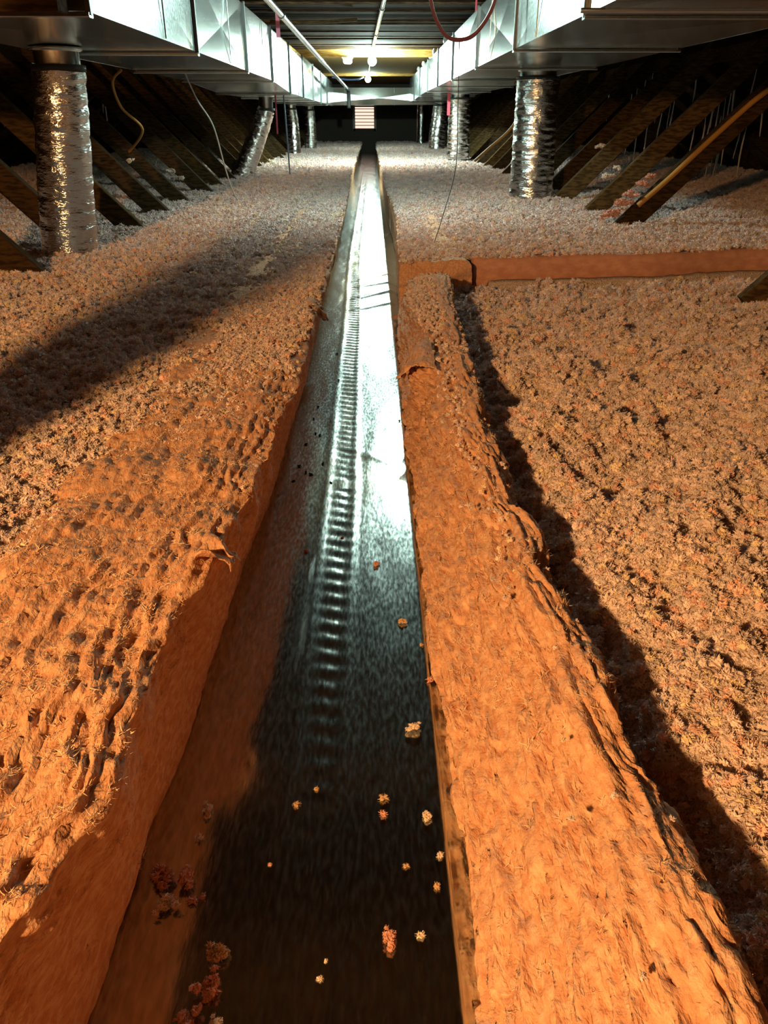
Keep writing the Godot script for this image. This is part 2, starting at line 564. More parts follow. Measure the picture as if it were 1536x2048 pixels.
# ---------------------------------------------------------------- the sunk duct
func trunk_y(x: float, d: float) -> float:
	var y := 0.018 * maxf(0.0, x + 0.02) - 0.010 * maxf(0.0, -x - 0.1)
	var xs := curve([[0.3, -0.058], [1.2, -0.056], [2.2, -0.064], [4.1, -0.085], [13, -0.09]], d)
	var u := (x - xs) / 0.014
	var amp := 0.0011 * (0.7 + 0.5 * n_low.get_noise_2d(d * 60.0, 3.0)) * smoothstep(0.35, 0.8, d)
	y += amp * sin(TAU * d / 0.032 + 0.8 * sin(d * 9.0) + 0.5 * u) * exp(-u * u)
	y += 0.0012 * exp(-pow((x - xs - 0.02) / 0.004, 2.0))
	y += 0.0010 * exp(-pow((x - xs + 0.03) / 0.006, 2.0))
	y += 0.0012 * n_low.get_noise_2d(x * 220.0, d * 55.0) + 0.00022 * n_mid.get_noise_2d(x * 160.0, d * 60.0)
	# wrinkles pulled across the sheet
	for q in [[2.75, -0.9, 0.003, 0.02], [2.95, -1.1, 0.0035, 0.024], [3.15, -0.8, 0.003, 0.02], [3.3, -1.3, 0.002, 0.02], [1.42, 0.9, 0.0012, 0.02], [3.7, -0.7, 0.002, 0.03]]:
		var t: float = (d - q[0] + q[1] * (x + 0.02)) / q[3]
		y += q[2] * exp(-t * t) * smoothstep(-0.10, -0.02, x)
	# lapped edge along the right
	if x > 0.064:
		y -= 0.0012 + 0.65 * (x - 0.064)
	return y

func build_trunk() -> void:
	var o := base("trunk_duct", P(0, 0, 0))
	tag(o, "long galvanised floor duct with a rippled seam sunk between the batts", "duct")
	var cols := []
	for i in 58:
		cols.append(-0.262 + 0.326 * i / 57.0)
	cols.append_array([0.0655, 0.068, 0.075, 0.085, 0.10, 0.125])
	var ends := [-0.6, 1.26, 4.1, 7.05, FAR_D - 0.02]
	for s in 4:
		var verts := PackedVector3Array()
		var d: float = ends[s]
		var rows := 0
		var last := false
		while true:
			for x in cols:
				verts.append(P(x, trunk_y(x, d) + 0.0012 * (3 - s), d))
			rows += 1
			if last:
				break
			d += 0.02 if d < 0.15 else (0.0045 if d < 1.3 else (0.0055 if d < 4.1 else (0.02 if d < 7.0 else 0.06)))
			if d >= ends[s + 1]:
				d = ends[s + 1] + (0.03 if s < 3 else 0.0)
				last = true
		put(grid_mesh(verts, cols.size(), rows), "top_panel", M.trunk_metal, o)
	put(box(Vector3(-0.2625, -0.26, -FAR_D + 0.02), Vector3(-0.2605, -0.004, 0.6), 0.0004), "side_panel", M.trunk_metal, o)
	put(box(Vector3(0.1235, -0.26, -FAR_D + 0.02), Vector3(0.1255, -0.043, 0.6), 0.0004), "side_panel", M.trunk_metal, o)

# ---------------------------------------------------------------- batts
func batt_mesh(profile: Callable, d0: float, d1: float, step: float, per: int, seed_: float, rough: float, wall := 0.002) -> ArrayMesh:
	# profile(d) gives the corner points [x, y] of the section, walked from the duct side over the top to the outside
	var verts := PackedVector3Array()
	var rows := maxi(4, int((d1 - d0) / step))
	var nu := 0
	for j in rows + 3:
		var k := clampi(j - 1, 0, rows)
		var d := d0 + (d1 - d0) * k / rows
		var pts: Array = profile.call(d)
		var line := []
		for i in pts.size() - 1:
			var p0: Vector2 = pts[maxi(i - 1, 0)]
			var p1: Vector2 = pts[i]
			var p2: Vector2 = pts[i + 1]
			var p3: Vector2 = pts[mini(i + 2, pts.size() - 1)]
			var n := maxi(3, int(per * p1.distance_to(p2) / 0.1))
			if nu > 0:
				n = line_counts[i]
			elif line_counts.size() <= i:
				line_counts.append(n)
			for s in n:
				var t := float(s) / n
				line.append(p1.cubic_interpolate(p2, p0, p3, t) if pts.size() > 5 else p1.lerp(p2, t))
		line.append(pts[pts.size() - 1])
		if nu == 0:
			nu = line.size()
		var mid := Vector2.ZERO
		var arc := 0.0
		for p in line:
			mid += p
		mid /= nu
		for i in nu:
			var p: Vector2 = line[i]
			arc += p.distance_to(line[maxi(i - 1, 0)])
			var q: Vector2 = line[mini(i + 1, nu - 1)] - line[maxi(i - 1, 0)]
			var nrm := Vector2(-q.y, q.x).normalized()
			if nrm.dot(p - mid) < 0.0:
				nrm = -nrm
			var flat := absf(nrm.y)
			var s1 := n_low.get_noise_3d(p.x * 260.0 + seed_, p.y * 260.0, d * 70.0)
			var s2 := n_mid.get_noise_3d(arc * 430.0 + seed_ * 2.0 + 7.0 * s1, seed_, d * 46.0)
			var s3 := n_fine.get_noise_3d(p.x * 120.0, p.y * 60.0 + seed_, d * 60.0)
			var crease := exp(-pow(s2 / 0.10, 2.0)) * lerpf(wall, 0.0045, flat)
			var amp := rough * (-crease + 0.009 * s1 + lerpf(wall, 0.0075, flat) * s2 + (0.0006 + 0.0022 * flat) * s3)
			var end := n_mid.get_noise_3d(p.x * 90.0, p.y * 90.0, seed_) * 0.012
			var dd := d + (end if k == 0 else (end if k == rows else 0.0)) + 0.008 * rough * n_mid.get_noise_3d(p.x * 70.0, p.y * 70.0, d * 50.0 + seed_)
			var at := p + nrm * amp
			if j == 0 or j == rows + 2:
				at = mid + (at - mid) * 0.02
			verts.append(P(at.x, at.y, dd))
	line_counts.clear()
	return grid_mesh(verts, nu, rows + 3, false)

var line_counts: Array = []

func left_profile(d: float) -> Array:
	var xb := curve(L_BOTTOM, d)
	var xt := curve(L_TOP, d)
	var top := 0.158 + 0.010 * n_low.get_noise_2d(d * 130.0, 50.0)
	xt += 0.010 * n_low.get_noise_2d(d * 260.0, 80.0)
	var xo := -0.43
	return [Vector2(xb - 0.004, 0.001), Vector2(xb, 0.02), Vector2(lerpf(xb, xt, 0.55) + 0.004, 0.09), Vector2(xt, top - 0.014), Vector2(xt - 0.012, top), Vector2(xt - 0.09, top + 0.006), Vector2(xo, top - 0.012), Vector2(xo - 0.01, -0.05)]

func right_profile(d: float) -> Array:
	var xb := curve(R_BOTTOM, d)
	var xr := curve(R_RIDGE, d) + 0.007 * n_low.get_noise_2d(d * 260.0, 20.0)
	var top := 0.160 + 0.008 * n_low.get_noise_2d(d * 130.0, 90.0) - 0.03 * smoothstep(2.45, 2.66, d)
	# a torn flap lolls over the metal
	var flap := exp(-pow((d - 1.60) / 0.06, 2.0))
	var lean := 0.5 * smoothstep(0.9, 1.8, d)
	var xm := lerpf(xb + 0.035, xb + 0.008, lean)
	return [Vector2(xb + 0.004, -0.045), Vector2(xb, 0.01), Vector2(xm - 0.016 * flap, 0.07), Vector2(xb + lerpf(0.055, 0.028, lean) - 0.036 * flap, 0.115), Vector2(lerpf(xb, xr, 0.62) - 0.01 * flap, top - 0.010), Vector2(xr - 0.022, top + 0.004), Vector2(xr, top - 0.012), Vector2(xr + 0.012, 0.05), Vector2(xr + 0.01, -0.05)]

func right_far_profile(d: float) -> Array:
	var xb := curve(R_BOTTOM, d) + 0.006
	var top := 0.160 + 0.008 * n_low.get_noise_2d(d * 130.0, 140.0)
	var xt := xb + 0.012 * n_low.get_noise_2d(d * 260.0, 160.0)
	return [Vector2(xb + 0.004, -0.04), Vector2(xb, 0.02), Vector2((xb + xt) / 2 - 0.003, 0.09), Vector2(xt, top - 0.012), Vector2(xt + 0.012, top), Vector2(xt + 0.10, top + 0.004), Vector2(0.33, top - 0.006), Vector2(0.335, -0.05)]

func flap(a: Vector3, b: Vector3, c: Vector3, e: Vector3, on: String) -> void:
	# a torn tongue of wool: root a-b, tip c-e, thick and curled
	var verts := PackedVector3Array()
	var nu := 26
	var nv := 18
	for j in nv:
		var v := j / (nv - 1.0)
		for i in nu:
			var t := float(i) / nu * TAU
			var u := 0.5 - 0.5 * cos(t)
			var p := a.lerp(b, u).lerp(c.lerp(e, u), v)
			p.y += 0.016 * sin(v * PI) - 0.006 * v * v
			p += Vector3(0, 1, 0) * sin(t) * 0.006 * (1.0 - 0.75 * v)
			var q := p * 28.0
			p += Vector3(n_fine.get_noise_3dv(q), n_fine.get_noise_3dv(q + Vector3(9, 0, 0)), n_fine.get_noise_3dv(q + Vector3(0, 9, 0))) * 0.016 * (0.3 + v)
			verts.append(p)
	put(grid_mesh(verts, nu, nv, true), "torn_flap", M.batt_pink, get_node(on))

func build_batts() -> void:
	var left := [
		[-0.35, 1.50, "orange-lit fibreglass batt with a shaggy crest and a smooth dark side above the duct", 0.0042],
		[1.48, 2.97, "fibreglass batt with a folded corner and frayed layers beside the duct's bright glare", 0.007],
		[2.95, 4.93, "pink batt edge with shreds along the duct at the long shadow's end", 0.012],
		[4.91, 8.23, "ragged batt edge along the duct under the cool bulb, across from the black wire", 0.025],
		[8.21, FAR_D - 0.3, "far batt edge running in the dark to the gable vent, on the blue pole's side", 0.05]]
	for v in 3:
		shag_meshes.append(make_shag(v))
	var k := 0
	for b in left:
		var o := put(batt_mesh(left_profile, b[0], b[1], b[3], 38 if b[1] < 2 else 16, 13.0 * k, 1.0 if k == 0 else 0.6), "insulation_batt", M.batt_pink)
		tag(o, b[2], "insulation")
		if k == 0:
			shag(o, 1600, 0.007, 0.35, 70, 6.0)
		k += 1
	var right := [
		[-0.35, 2.66, right_profile, "long orange fibreglass batt leaning on the duct beside a dark furrow", 0.0055],
		[2.72, 4.9, right_far_profile, "pink batt with a cut end, at the corner of the cross batt", 0.012],
		[4.92, 8.6, right_far_profile, "ragged batt edge along the duct, on the black wire's side", 0.025],
		[8.62, FAR_D - 0.3, right_far_profile, "far batt edge running in the dark to the gable vent, on the red strip's side", 0.05]]
	for b in right:
		var o := put(batt_mesh(b[2], b[0], b[1], b[4], 38 if b[0] < 2 else 16, 13.0 * k, 1.0 if b[0] < 2 else 0.6, 0.011 if b[0] < 2 else 0.002), "insulation_batt", M.batt_pink)
		tag(o, b[3], "insulation")
		if b[0] < 1.0:
			shag(o, 700, 0.007, 0.3, 80, 1.5)
		k += 1
	flap(P(0.125, 0.150, 1.50), P(0.125, 0.152, 1.74), P(0.050, 0.118, 1.56), P(0.070, 0.112, 1.68), "insulation_batt_005")
	flap(P(-0.185, 0.160, 1.98), P(-0.18, 0.160, 2.16), P(-0.125, 0.148, 2.0), P(-0.128, 0.125, 2.07), "insulation_batt_001")
	flap(P(-0.205, 0.158, 0.72), P(-0.20, 0.160, 0.80), P(-0.168, 0.168, 0.735), P(-0.165, 0.150, 0.775), "insulation_batt")
	# the batt laid across, with its clean cut face
	var verts := PackedVector3Array()
	var nx := 150
	var sec := [[0.0, -0.04], [0.0, 0.02], [0.002, 0.06], [0.0, 0.10], [0.0, 0.140], [0.006, 0.154], [0.02, 0.158], [0.10, 0.150], [0.30, 0.13], [0.31, -0.04]]
	for i in nx + 2:
		var x := 0.345 + (2.9 - 0.345) * clampi(i - 1, 0, nx - 1) / (nx - 1.0)
		for q in sec:
			var qd: float = q[0]
			var qy: float = q[1]
			if i == 0 or i == nx + 1:
				qd = 0.12
				qy = 0.06
			var cut := 0.010 * exp(-pow((x - 1.72) / 0.006, 2.0))
			verts.append(P(x, qy + 0.006 * n_low.get_noise_2d(x * 120.0, qy * 300.0) + 0.006 * smoothstep(0.12, 0.15, qy), cross_d(x) + qd + cut + 0.004 * n_mid.get_noise_2d(x * 90.0, qy * 150.0)))
	var cb := put(grid_mesh(verts, sec.size(), nx + 2), "insulation_batt", M.batt_cut)
	tag(cb, "pink batt laid across with its smooth cut face towards the lower insulation", "insulation")
	# thin layered edge of an older batt lying in front of its foot
	verts = PackedVector3Array()
	var sec2 := [[0.0, -0.04], [-0.012, 0.04], [-0.014, 0.066], [-0.006, 0.070], [-0.006, 0.074], [-0.002, 0.076], [-0.002, 0.081], [0.006, 0.084], [0.022, 0.086], [0.045, 0.07], [0.045, -0.04]]
	for i in nx + 2:
		var x := 0.40 + (2.8 - 0.40) * clampi(i - 1, 0, nx - 1) / (nx - 1.0)
		for q in sec2:
			var qd: float = q[0]
			var qy: float = q[1]
			if i == 0 or i == nx + 1:
				qd = 0.02
				qy = 0.03
			verts.append(P(x, qy + 0.010 + 0.004 * n_mid.get_noise_2d(x * 60.0, 3.0) + 0.004 * n_low.get_noise_2d(x * 150.0, 9.0), cross_d(x) - 0.062 + qd + 0.007 * n_mid.get_noise_2d(x * 70.0, qy * 240.0)))
	var ob := put(grid_mesh(verts, sec2.size(), nx + 2), "insulation_batt", M.loose_bed)
	tag(ob, "thin layered batt edge lying along the foot of the cross batt", "insulation")

# ---------------------------------------------------------------- loose fill
func curl(st: SurfaceTool, r: RandomNumberGenerator, at: Vector3, out: Vector3, reach: float, w: float, bend: float) -> void:
	# one curled ribbon of fibres: three short segments that arch away from at
	var side := out.cross(Vector3(r.randf_range(-1, 1), r.randf_range(-1, 1), r.randf_range(-1, 1))).normalized()
	var turn := side.cross(out).normalized()
	var p := at
	var dir := out
	var left := p - side * w
	var right := p + side * w
	for q in 3:
		dir = (dir + turn * bend).normalized()
		p += dir * reach / 3.0
		var ww: float = w * [0.9, 0.65, 0.15][q]
		var l2 := p - side * ww
		var r2 := p + side * ww
		for v in [left, right, r2, left, r2, l2]:
			st.add_vertex(v)
		left = l2
		right = r2

func make_tuft(seed_: int) -> ArrayMesh:
	var r := RandomNumberGenerator.new()
	r.seed = 900 + seed_
	var st := SurfaceTool.new()
	st.begin(Mesh.PRIMITIVE_TRIANGLES)
	var nu := 10
	var nv := 7
	var pts := []
	var off := seed_ * 17.3
	for j in nv + 1:
		for i in nu:
			var a := TAU * i / nu
			var b := PI * j / nv
			var p := Vector3(sin(b) * cos(a), cos(b), sin(b) * sin(a))
			var q := 0.55 + 0.5 * n_low.get_noise_3d(p.x * 22.0 + off, p.y * 22.0, p.z * 22.0) + 0.7 * n_mid.get_noise_3d(p.x * 11.0, p.y * 11.0 + off, p.z * 11.0) + r.randf_range(-0.12, 0.12)
			pts.append(p * maxf(q, 0.2) * Vector3(1.0, 0.75, 1.0))
	st.set_smooth_group(-1)
	for j in nv:
		for i in nu:
			var a: Vector3 = pts[j * nu + i]
			var b: Vector3 = pts[j * nu + (i + 1) % nu]
			var c: Vector3 = pts[(j + 1) * nu + i]
			var e: Vector3 = pts[(j + 1) * nu + (i + 1) % nu]
			for v in [a, c, b, b, c, e]:
				st.add_vertex(v)
	for k in 46:
		var dir := Vector3(r.randf_range(-1, 1), r.randf_range(-0.35, 1), r.randf_range(-1, 1)).normalized()
		curl(st, r, dir * 0.35, dir, r.randf_range(0.45, 0.85), r.randf_range(0.05, 0.11), r.randf_range(0.2, 0.8))
	st.generate_normals()
	return st.commit()

func make_shag(seed_: int) -> ArrayMesh:
	# a flat lock of curled fibres, drawn out along z, that lies on a batt
	var r := RandomNumberGenerator.new()
	r.seed = 1700 + seed_
	var st := SurfaceTool.new()
	st.begin(Mesh.PRIMITIVE_TRIANGLES)
	st.set_smooth_group(-1)
	for k in 16:
		var dir := Vector3(r.randf_range(-0.8, 0.8), r.randf_range(0.05, 0.5), r.randf_range(-1.2, 1.2)).normalized()
		curl(st, r, Vector3(r.randf_range(-0.5, 0.5), -0.12, r.randf_range(-0.8, 0.8)), dir, r.randf_range(0.4, 1.0), r.randf_range(0.02, 0.055), r.randf_range(0.2, 0.8))
	st.generate_normals()
	return st.commit()

func shag(o: MeshInstance3D, count: int, size: float, least_up: float, seed_: int, far_d: float) -> void:
	# locks of fibre standing on the upward faces of a batt
	var r := RandomNumberGenerator.new()
	r.seed = seed_
	var arr := o.mesh.surface_get_arrays(0)
	var v: PackedVector3Array = arr[Mesh.ARRAY_VERTEX]
	var n: PackedVector3Array = arr[Mesh.ARRAY_NORMAL]
	var put_at := []
	var tries := 0
	while put_at.size() < count and tries < count * 30:
		tries += 1
		var i := r.randi_range(0, v.size() - 1)
		var up := n[i] if n[i].y > 0.0 else -n[i]
		if up.y < least_up or v[i].y < 0.02 or -v[i].z < 0.05 or -v[i].z > far_d:
			continue
		if r.randf() > smoothstep(-0.4, 0.5, n_low.get_noise_3d(v[i].x * 150.0, v[i].y * 90.0, v[i].z * 110.0)) * 0.9 + 0.1:
			continue
		put_at.append([v[i], up])
	for k in 3:
		var mine := []
		for i in range(k, put_at.size(), 3):
			mine.append(put_at[i])
		var mm := MultiMesh.new()
		mm.transform_format = MultiMesh.TRANSFORM_3D
		mm.use_colors = true
		mm.mesh = shag_meshes[k]
		mm.instance_count = mine.size()
		for i in mine.size():
			var up: Vector3 = mine[i][1]
			var along := (Vector3(r.randf_range(-0.5, 0.5), 0, 1) - up * up.dot(Vector3(0, 0, 1))).normalized()
			var side := up.cross(along).normalized()
			var s := size * r.randf_range(0.6, 1.4)
			mm.set_instance_transform(i, Transform3D(Basis(side * s, up * s, side.cross(up) * s), mine[i][0] + up * s * 0.05))
			var c := Color(0.69, 0.47, 0.31) if r.randf() < 0.6 else Color(0.72, 0.54, 0.41)
			mm.set_instance_color(i, c * r.randf_range(0.82, 1.08))
		var q := MultiMeshInstance3D.new()
		q.name = "fibre_locks"
		q.multimesh = mm
		q.material_override = M.loose_fill
		q.set_meta("kind", "stuff")
		o.add_child(q, true)

var shag_meshes: Array = []

func tint() -> Color:
	# off-white pink fill with some pinker, greyer and yellower clumps mixed in
	var c := Color(0.72, 0.57, 0.53)
	var r := rng.randf()
	if r < 0.14:
		c = Color(0.74, 0.47, 0.39)
	elif r < 0.26:
		c = Color(0.60, 0.50, 0.47)
	elif r > 0.90:
		c = Color(0.76, 0.60, 0.44)
	return c * rng.randf_range(0.78, 1.10)

func scatter(parent: Node3D, spots: Array) -> void:
	# spots: [position, size, colour]; one MultiMesh for each tuft shape
	for v in tuft_meshes.size():
		var mine := []
		for i in range(v, spots.size(), tuft_meshes.size()):
			mine.append(spots[i])
		var mm := MultiMesh.new()
		mm.transform_format = MultiMesh.TRANSFORM_3D
		mm.use_colors = true
		mm.mesh = tuft_meshes[v]
		mm.instance_count = mine.size()
		for i in mine.size():
			var s: float = mine[i][1]
			var b := Basis.from_euler(Vector3(rng.randf_range(-0.7, 0.7), rng.randf_range(0, TAU), rng.randf_range(-0.7, 0.7))).scaled(Vector3(s * rng.randf_range(0.8, 1.3), s * rng.randf_range(0.8, 1.2), s))
			mm.set_instance_transform(i, Transform3D(b, mine[i][0]))
			mm.set_instance_color(i, mine[i][2])
		var o := MultiMeshInstance3D.new()
		o.name = "tufts"
		o.multimesh = mm
		o.material_override = M.loose_fill
		o.set_meta("kind", "stuff")
		parent.add_child(o, true)

func bed_mesh(h: Callable, x0: float, x1: float, dfun: Callable, d1: float) -> ArrayMesh:
	var cols := [0.0]
	var w := absf(x1 - x0)
	while cols[cols.size() - 1] < w:
		var u: float = cols[cols.size() - 1]
		cols.append(minf(w, u + 0.006 + 0.018 * u))
	var verts := PackedVector3Array()
	var rows := [0.0]
	while rows[rows.size() - 1] < 1.0:
		var d := lerpf(0.05, d1, rows[rows.size() - 1])
		rows.append(minf(1.0, rows[rows.size() - 1] + (0.006 + 0.011 * d) / d1))
	for t in rows:
		for u in cols:
			var x: float = x0 + u * signf(x1 - x0)
			var a: float = dfun.call(x)
			var d := lerpf(a, d1 if d1 > 4.0 else cross_d(x) - 0.03, t)
			verts.append(P(x, h.call(x, d) + 0.004 * n_fine.get_noise_2d(x * 60.0, d * 60.0), d))
	return grid_mesh(verts, cols.size(), rows.size(), false, x1 < x0)

func cell(d: float) -> float:
	return 0.0060 + 0.0030 * d if d < 4.0 else 0.018 + 0.0022 * (d - 4.0)

func build_beds() -> void:
	for v in 6:
		tuft_meshes.append(make_tuft(v))
	var left := base("loose_insulation")
	tag(left, "loose blown insulation heaped beside the leaning foil duct, crossed by a broad shadow", "insulation", "", "stuff")
	put(bed_mesh(h_left, -0.33, -3.34, func(_x): return -0.4, FAR_D), "bed", M.loose_bed, left).set_meta("kind", "stuff")
	var right := base("loose_insulation")
	tag(right, "lower, lumpier loose insulation between the furrowed batt and the cross batt", "insulation", "", "stuff")
	put(bed_mesh(h_right, 0.2, 3.34, func(_x): return -0.4, 3.0), "bed", M.loose_bed, right).set_meta("kind", "stuff")
	var far := base("loose_insulation")
	tag(far, "loose pale insulation heaped behind the cross batt around the wide foil duct", "insulation", "", "stuff")
	put(bed_mesh(h_far, 0.24, 3.34, func(x): return cross_d(x) + 0.05, FAR_D), "bed", M.loose_bed, far).set_meta("kind", "stuff")
	# tufts over the beds and, more thinly, over the batts
	var spots := [[], [], []]
	var d := 0.12
	while d < FAR_D - 0.1:
		var c := cell(d)
		var reach := 0.9 * d + 0.2
		var xl := -minf(3.3, 0.5 * reach + 0.35)
		var xr := minf(3.3, 0.53 * reach + 0.35)
		var x := xl
		while x < xr:
			var px := x + rng.randf_range(-0.5, 0.5) * c
			var pd := d + rng.randf_range(-0.5, 0.5) * c
			x += c
			var size := c * rng.randf_range(0.55, 0.95)
			if px < 0.0:
				var e := curve(L_TOP, pd) - px
				if e < 0.004:
					continue
				if e < 0.20:
					var bare := lerpf(0.17, 0.0, smoothstep(0.6, 1.9, pd)) + 0.06 * n_low.get_noise_2d(px * 120.0, pd * 120.0) * (1.0 - smoothstep(1.2, 2.0, pd))
					var chance := smoothstep(bare - 0.05, bare + 0.05, e)
					chance = maxf(chance, 0.05)
					if rng.randf() > chance:
						continue
					if chance < 0.5:
						size *= 0.55
					var hb := maxf(h_left(px, pd), left_profile(pd)[4].y - 0.002)
					spots[0].append([P(px, hb + size * 0.15 + 0.007 * smoothstep(1.0, 1.6, pd), pd), size, tint()])
				else:
					spots[0].append([P(px, h_left(px, pd) + size * rng.randf_range(-0.1, 0.5), pd), size, tint()])
			elif pd < cross_d(px) - 0.02:
				var e := px - curve(R_RIDGE, pd)
				if e < 0.0:
					if rng.randf() > lerpf(0.06, 0.9, smoothstep(0.6, 1.6, pd)) * smoothstep(lerpf(-0.085, -0.145, smoothstep(1.5, 2.3, pd)), lerpf(-0.03, -0.09, smoothstep(1.5, 2.3, pd)), e):
						continue
					size *= 0.6
					spots[1].append([P(px, 0.158 - 0.03 * smoothstep(2.45, 2.66, pd) - 0.30 * maxf(0.0, -e - 0.07), pd), size, tint()])
				elif e > 0.012 and pd < cross_d(px) - 0.075:
					spots[1].append([P(px, h_right(px, pd) + size * rng.randf_range(-0.1, 0.6), pd), size * 1.12, tint()])
			elif pd > cross_d(px) + 0.012:
				if px < curve(R_BOTTOM, pd) + 0.015:
					continue
				var hb := 0.004 + maxf(h_far(px, pd), 0.158 if px < 0.32 or pd < cross_d(px) + 0.06 else 0.0)
				spots[2].append([P(px, hb + size * rng.randf_range(-0.1, 0.4), pd), size, tint()])
		d += c
	scatter(left, spots[0])
	scatter(right, spots[1])
	scatter(far, spots[2])
	print("tufts ", spots[0].size() + spots[1].size() + spots[2].size())

# ---------------------------------------------------------------- overhead ducts
func panel(a: Vector3, b: Vector3, c: Vector3, e: Vector3, amp: float, seed_: float) -> ArrayMesh:
	# a sheet with corners a b c e (round), cross-broken: creased along both diagonals to a raised middle
	var nrm := (b - a).cross(e - a).normalized()
	var jog := (b - a) * 0.06 * sin(seed_ * 1.7) + (e - a) * 0.10 * cos(seed_ * 2.3)
	var mid := (a + b + c + e) / 4.0 + nrm * amp + jog
	var st := starts()
	for q in [[a, b], [b, c], [c, e], [e, a]]:
		# each facet in two halves, the rim pushed a little by the joints
		var rim: Vector3 = (q[0] + q[1]) / 2.0 + nrm * amp * 0.10 * sin(seed_ + q[0].y * 9.0)
		for v in [q[0], rim, mid, rim, q[1], mid]:
			st.add_vertex(v)
	return done(st)

func overhead_duct(called: String, label: String, xi: float, xo: float, ybot: Array, ytop: float, seams: Array) -> void:
	var o := base(called)
	tag(o, label, "duct")
	for k in seams.size() - 1:
		var d0: float = seams[k]
		var d1: float = seams[k + 1]
		var y0 := curve(ybot, d0)
		var y1 := curve(ybot, d1)
		var amp := rng.randf_range(0.009, 0.014) * (-1.0 if xi < xo else 1.0)
		var inner := put(panel(P(xi, y0, d0), P(xi, y1, d1), P(xi, ytop, d1), P(xi, ytop, d0), -amp, k * 9.0), "side_panel", M.galvanised, o)
		put(panel(P(xo, y0, d0), P(xo, y1, d1), P(xo, ytop, d1), P(xo, ytop, d0), amp, k * 9.0 + 3.0), "side_panel", M.galvanised, o)
		put(panel(P(xi, y0, d0), P(xi, y1, d1), P(xo, y1, d1), P(xo, y0, d0), amp, k * 9.0 + 5.0), "bottom_panel", M.galvanised, o)
		put(panel(P(xi, ytop, d0), P(xi, ytop, d1), P(xo, ytop, d1), P(xo, ytop, d0), 0.004, k * 9.0 + 7.0), "top_panel", M.galvanised, o)
		# standing joint round the duct
		var s := signf(xo - xi)
		var st := starts()
		var w := 0.016
		bar_into(st, P(xi - s * 0.004, y0 - 0.008, d0), P(xi - s * 0.004, ytop + 0.008, d0), w, 0.012, Vector3(1, 0, 0), 0.002)
		put(done(st), "joint_slip", M.cleat_metal, o)
		put(bar(P(xo + s * 0.004, y0 - 0.008, d0), P(xo + s * 0.004, ytop + 0.008, d0), w, 0.012, Vector3(1, 0, 0), 0.002), "joint_slip", M.cleat_metal, o)
		st = starts()
		bar_into(st, P(xi - s * 0.008, y0 - 0.008, d0), P(xo + s * 0.008, y0 - 0.008, d0), 0.028, 0.010, Vector3.UP, 0.002)
		put(done(st), "drive_cleat", M.galvanised, o)
		# stiffening bead half way along
		if k < 5:
			var dm := (d0 + d1) / 2 + 0.13
			put(bar(P(xi - s * 0.002, lerpf(y0, y1, 0.5) + 0.004, dm), P(xi - s * 0.002, ytop - 0.004, dm), 0.005, 0.004, Vector3(1, 0, 0), 0.001), "stiffener", M.galvanised, inner)
	put(panel(P(xi, curve(ybot, seams[0]), seams[0]), P(xo, curve(ybot, seams[0]), seams[0]), P(xo, ytop, seams[0]), P(xi, ytop, seams[0]), 0.004, 77.0), "end_panel", M.galvanised, o)

func build_overhead_ducts() -> void:
	overhead_duct("overhead_duct", "rectangular galvanised duct with creased panels above the leaning foil duct", -0.60, -1.13, [[5.2, 0.80], [6.6, 0.757], [13.0, 0.755]], 1.07, [1.93, 3.06, 4.25, 5.3, 6.4, 7.6, 8.9, 10.2, 11.6, 13.2])
	overhead_duct("overhead_duct", "rectangular galvanised duct with creased panels above the wide foil duct", 0.56, 1.20, [[9.0, 0.84], [13.0, 0.80]], 1.11, [0.95, 2.37, 3.5, 4.75, 6.15, 7.5, 8.9, 10.3, 11.7, 13.2])
	var h := base("cross_duct")
	tag(h, "short galvanised duct joining both overhead ducts above the gable vent", "duct")
	put(panel(P(-1.13, 0.762, 13.212), P(1.2, 0.775, 13.212), P(1.2, 1.0, 13.212), P(-1.13, 1.0, 13.212), 0.03, 4.0), "side_panel", M.galvanised, h)
	put(panel(P(-1.13, 0.762, 13.212), P(1.2, 0.775, 13.212), P(1.2, 0.775, 13.75), P(-1.13, 0.762, 13.75), -0.004, 5.0), "bottom_panel", M.galvanised, h)
	put(panel(P(-1.13, 1.0, 13.212), P(1.2, 1.0, 13.212), P(1.2, 1.0, 13.75), P(-1.13, 1.0, 13.75), 0.004, 6.0), "top_panel", M.galvanised, h)
	put(panel(P(-1.13, 0.762, 13.75), P(1.2, 0.775, 13.75), P(1.2, 1.0, 13.75), P(-1.13, 1.0, 13.75), -0.004, 7.0), "side_panel", M.galvanised, h)
	for x in [-0.42, 0.33]:
		put(bar(P(x, 0.765, 13.205), P(x, 1.0, 13.205), 0.02, 0.014, Vector3(1, 0, 0), 0.002), "joint_slip", M.cleat_metal, h)
	# timber block in front of the near end of the left duct
	var b := put(box(Vector3(-2.0, 0.785, -1.86), Vector3(-0.615, 0.93, -1.80)), "timber_beam", M.wood_0)
	tag(b, "brown timber beam crossing in front of the capped end of the overhead duct", "beam")

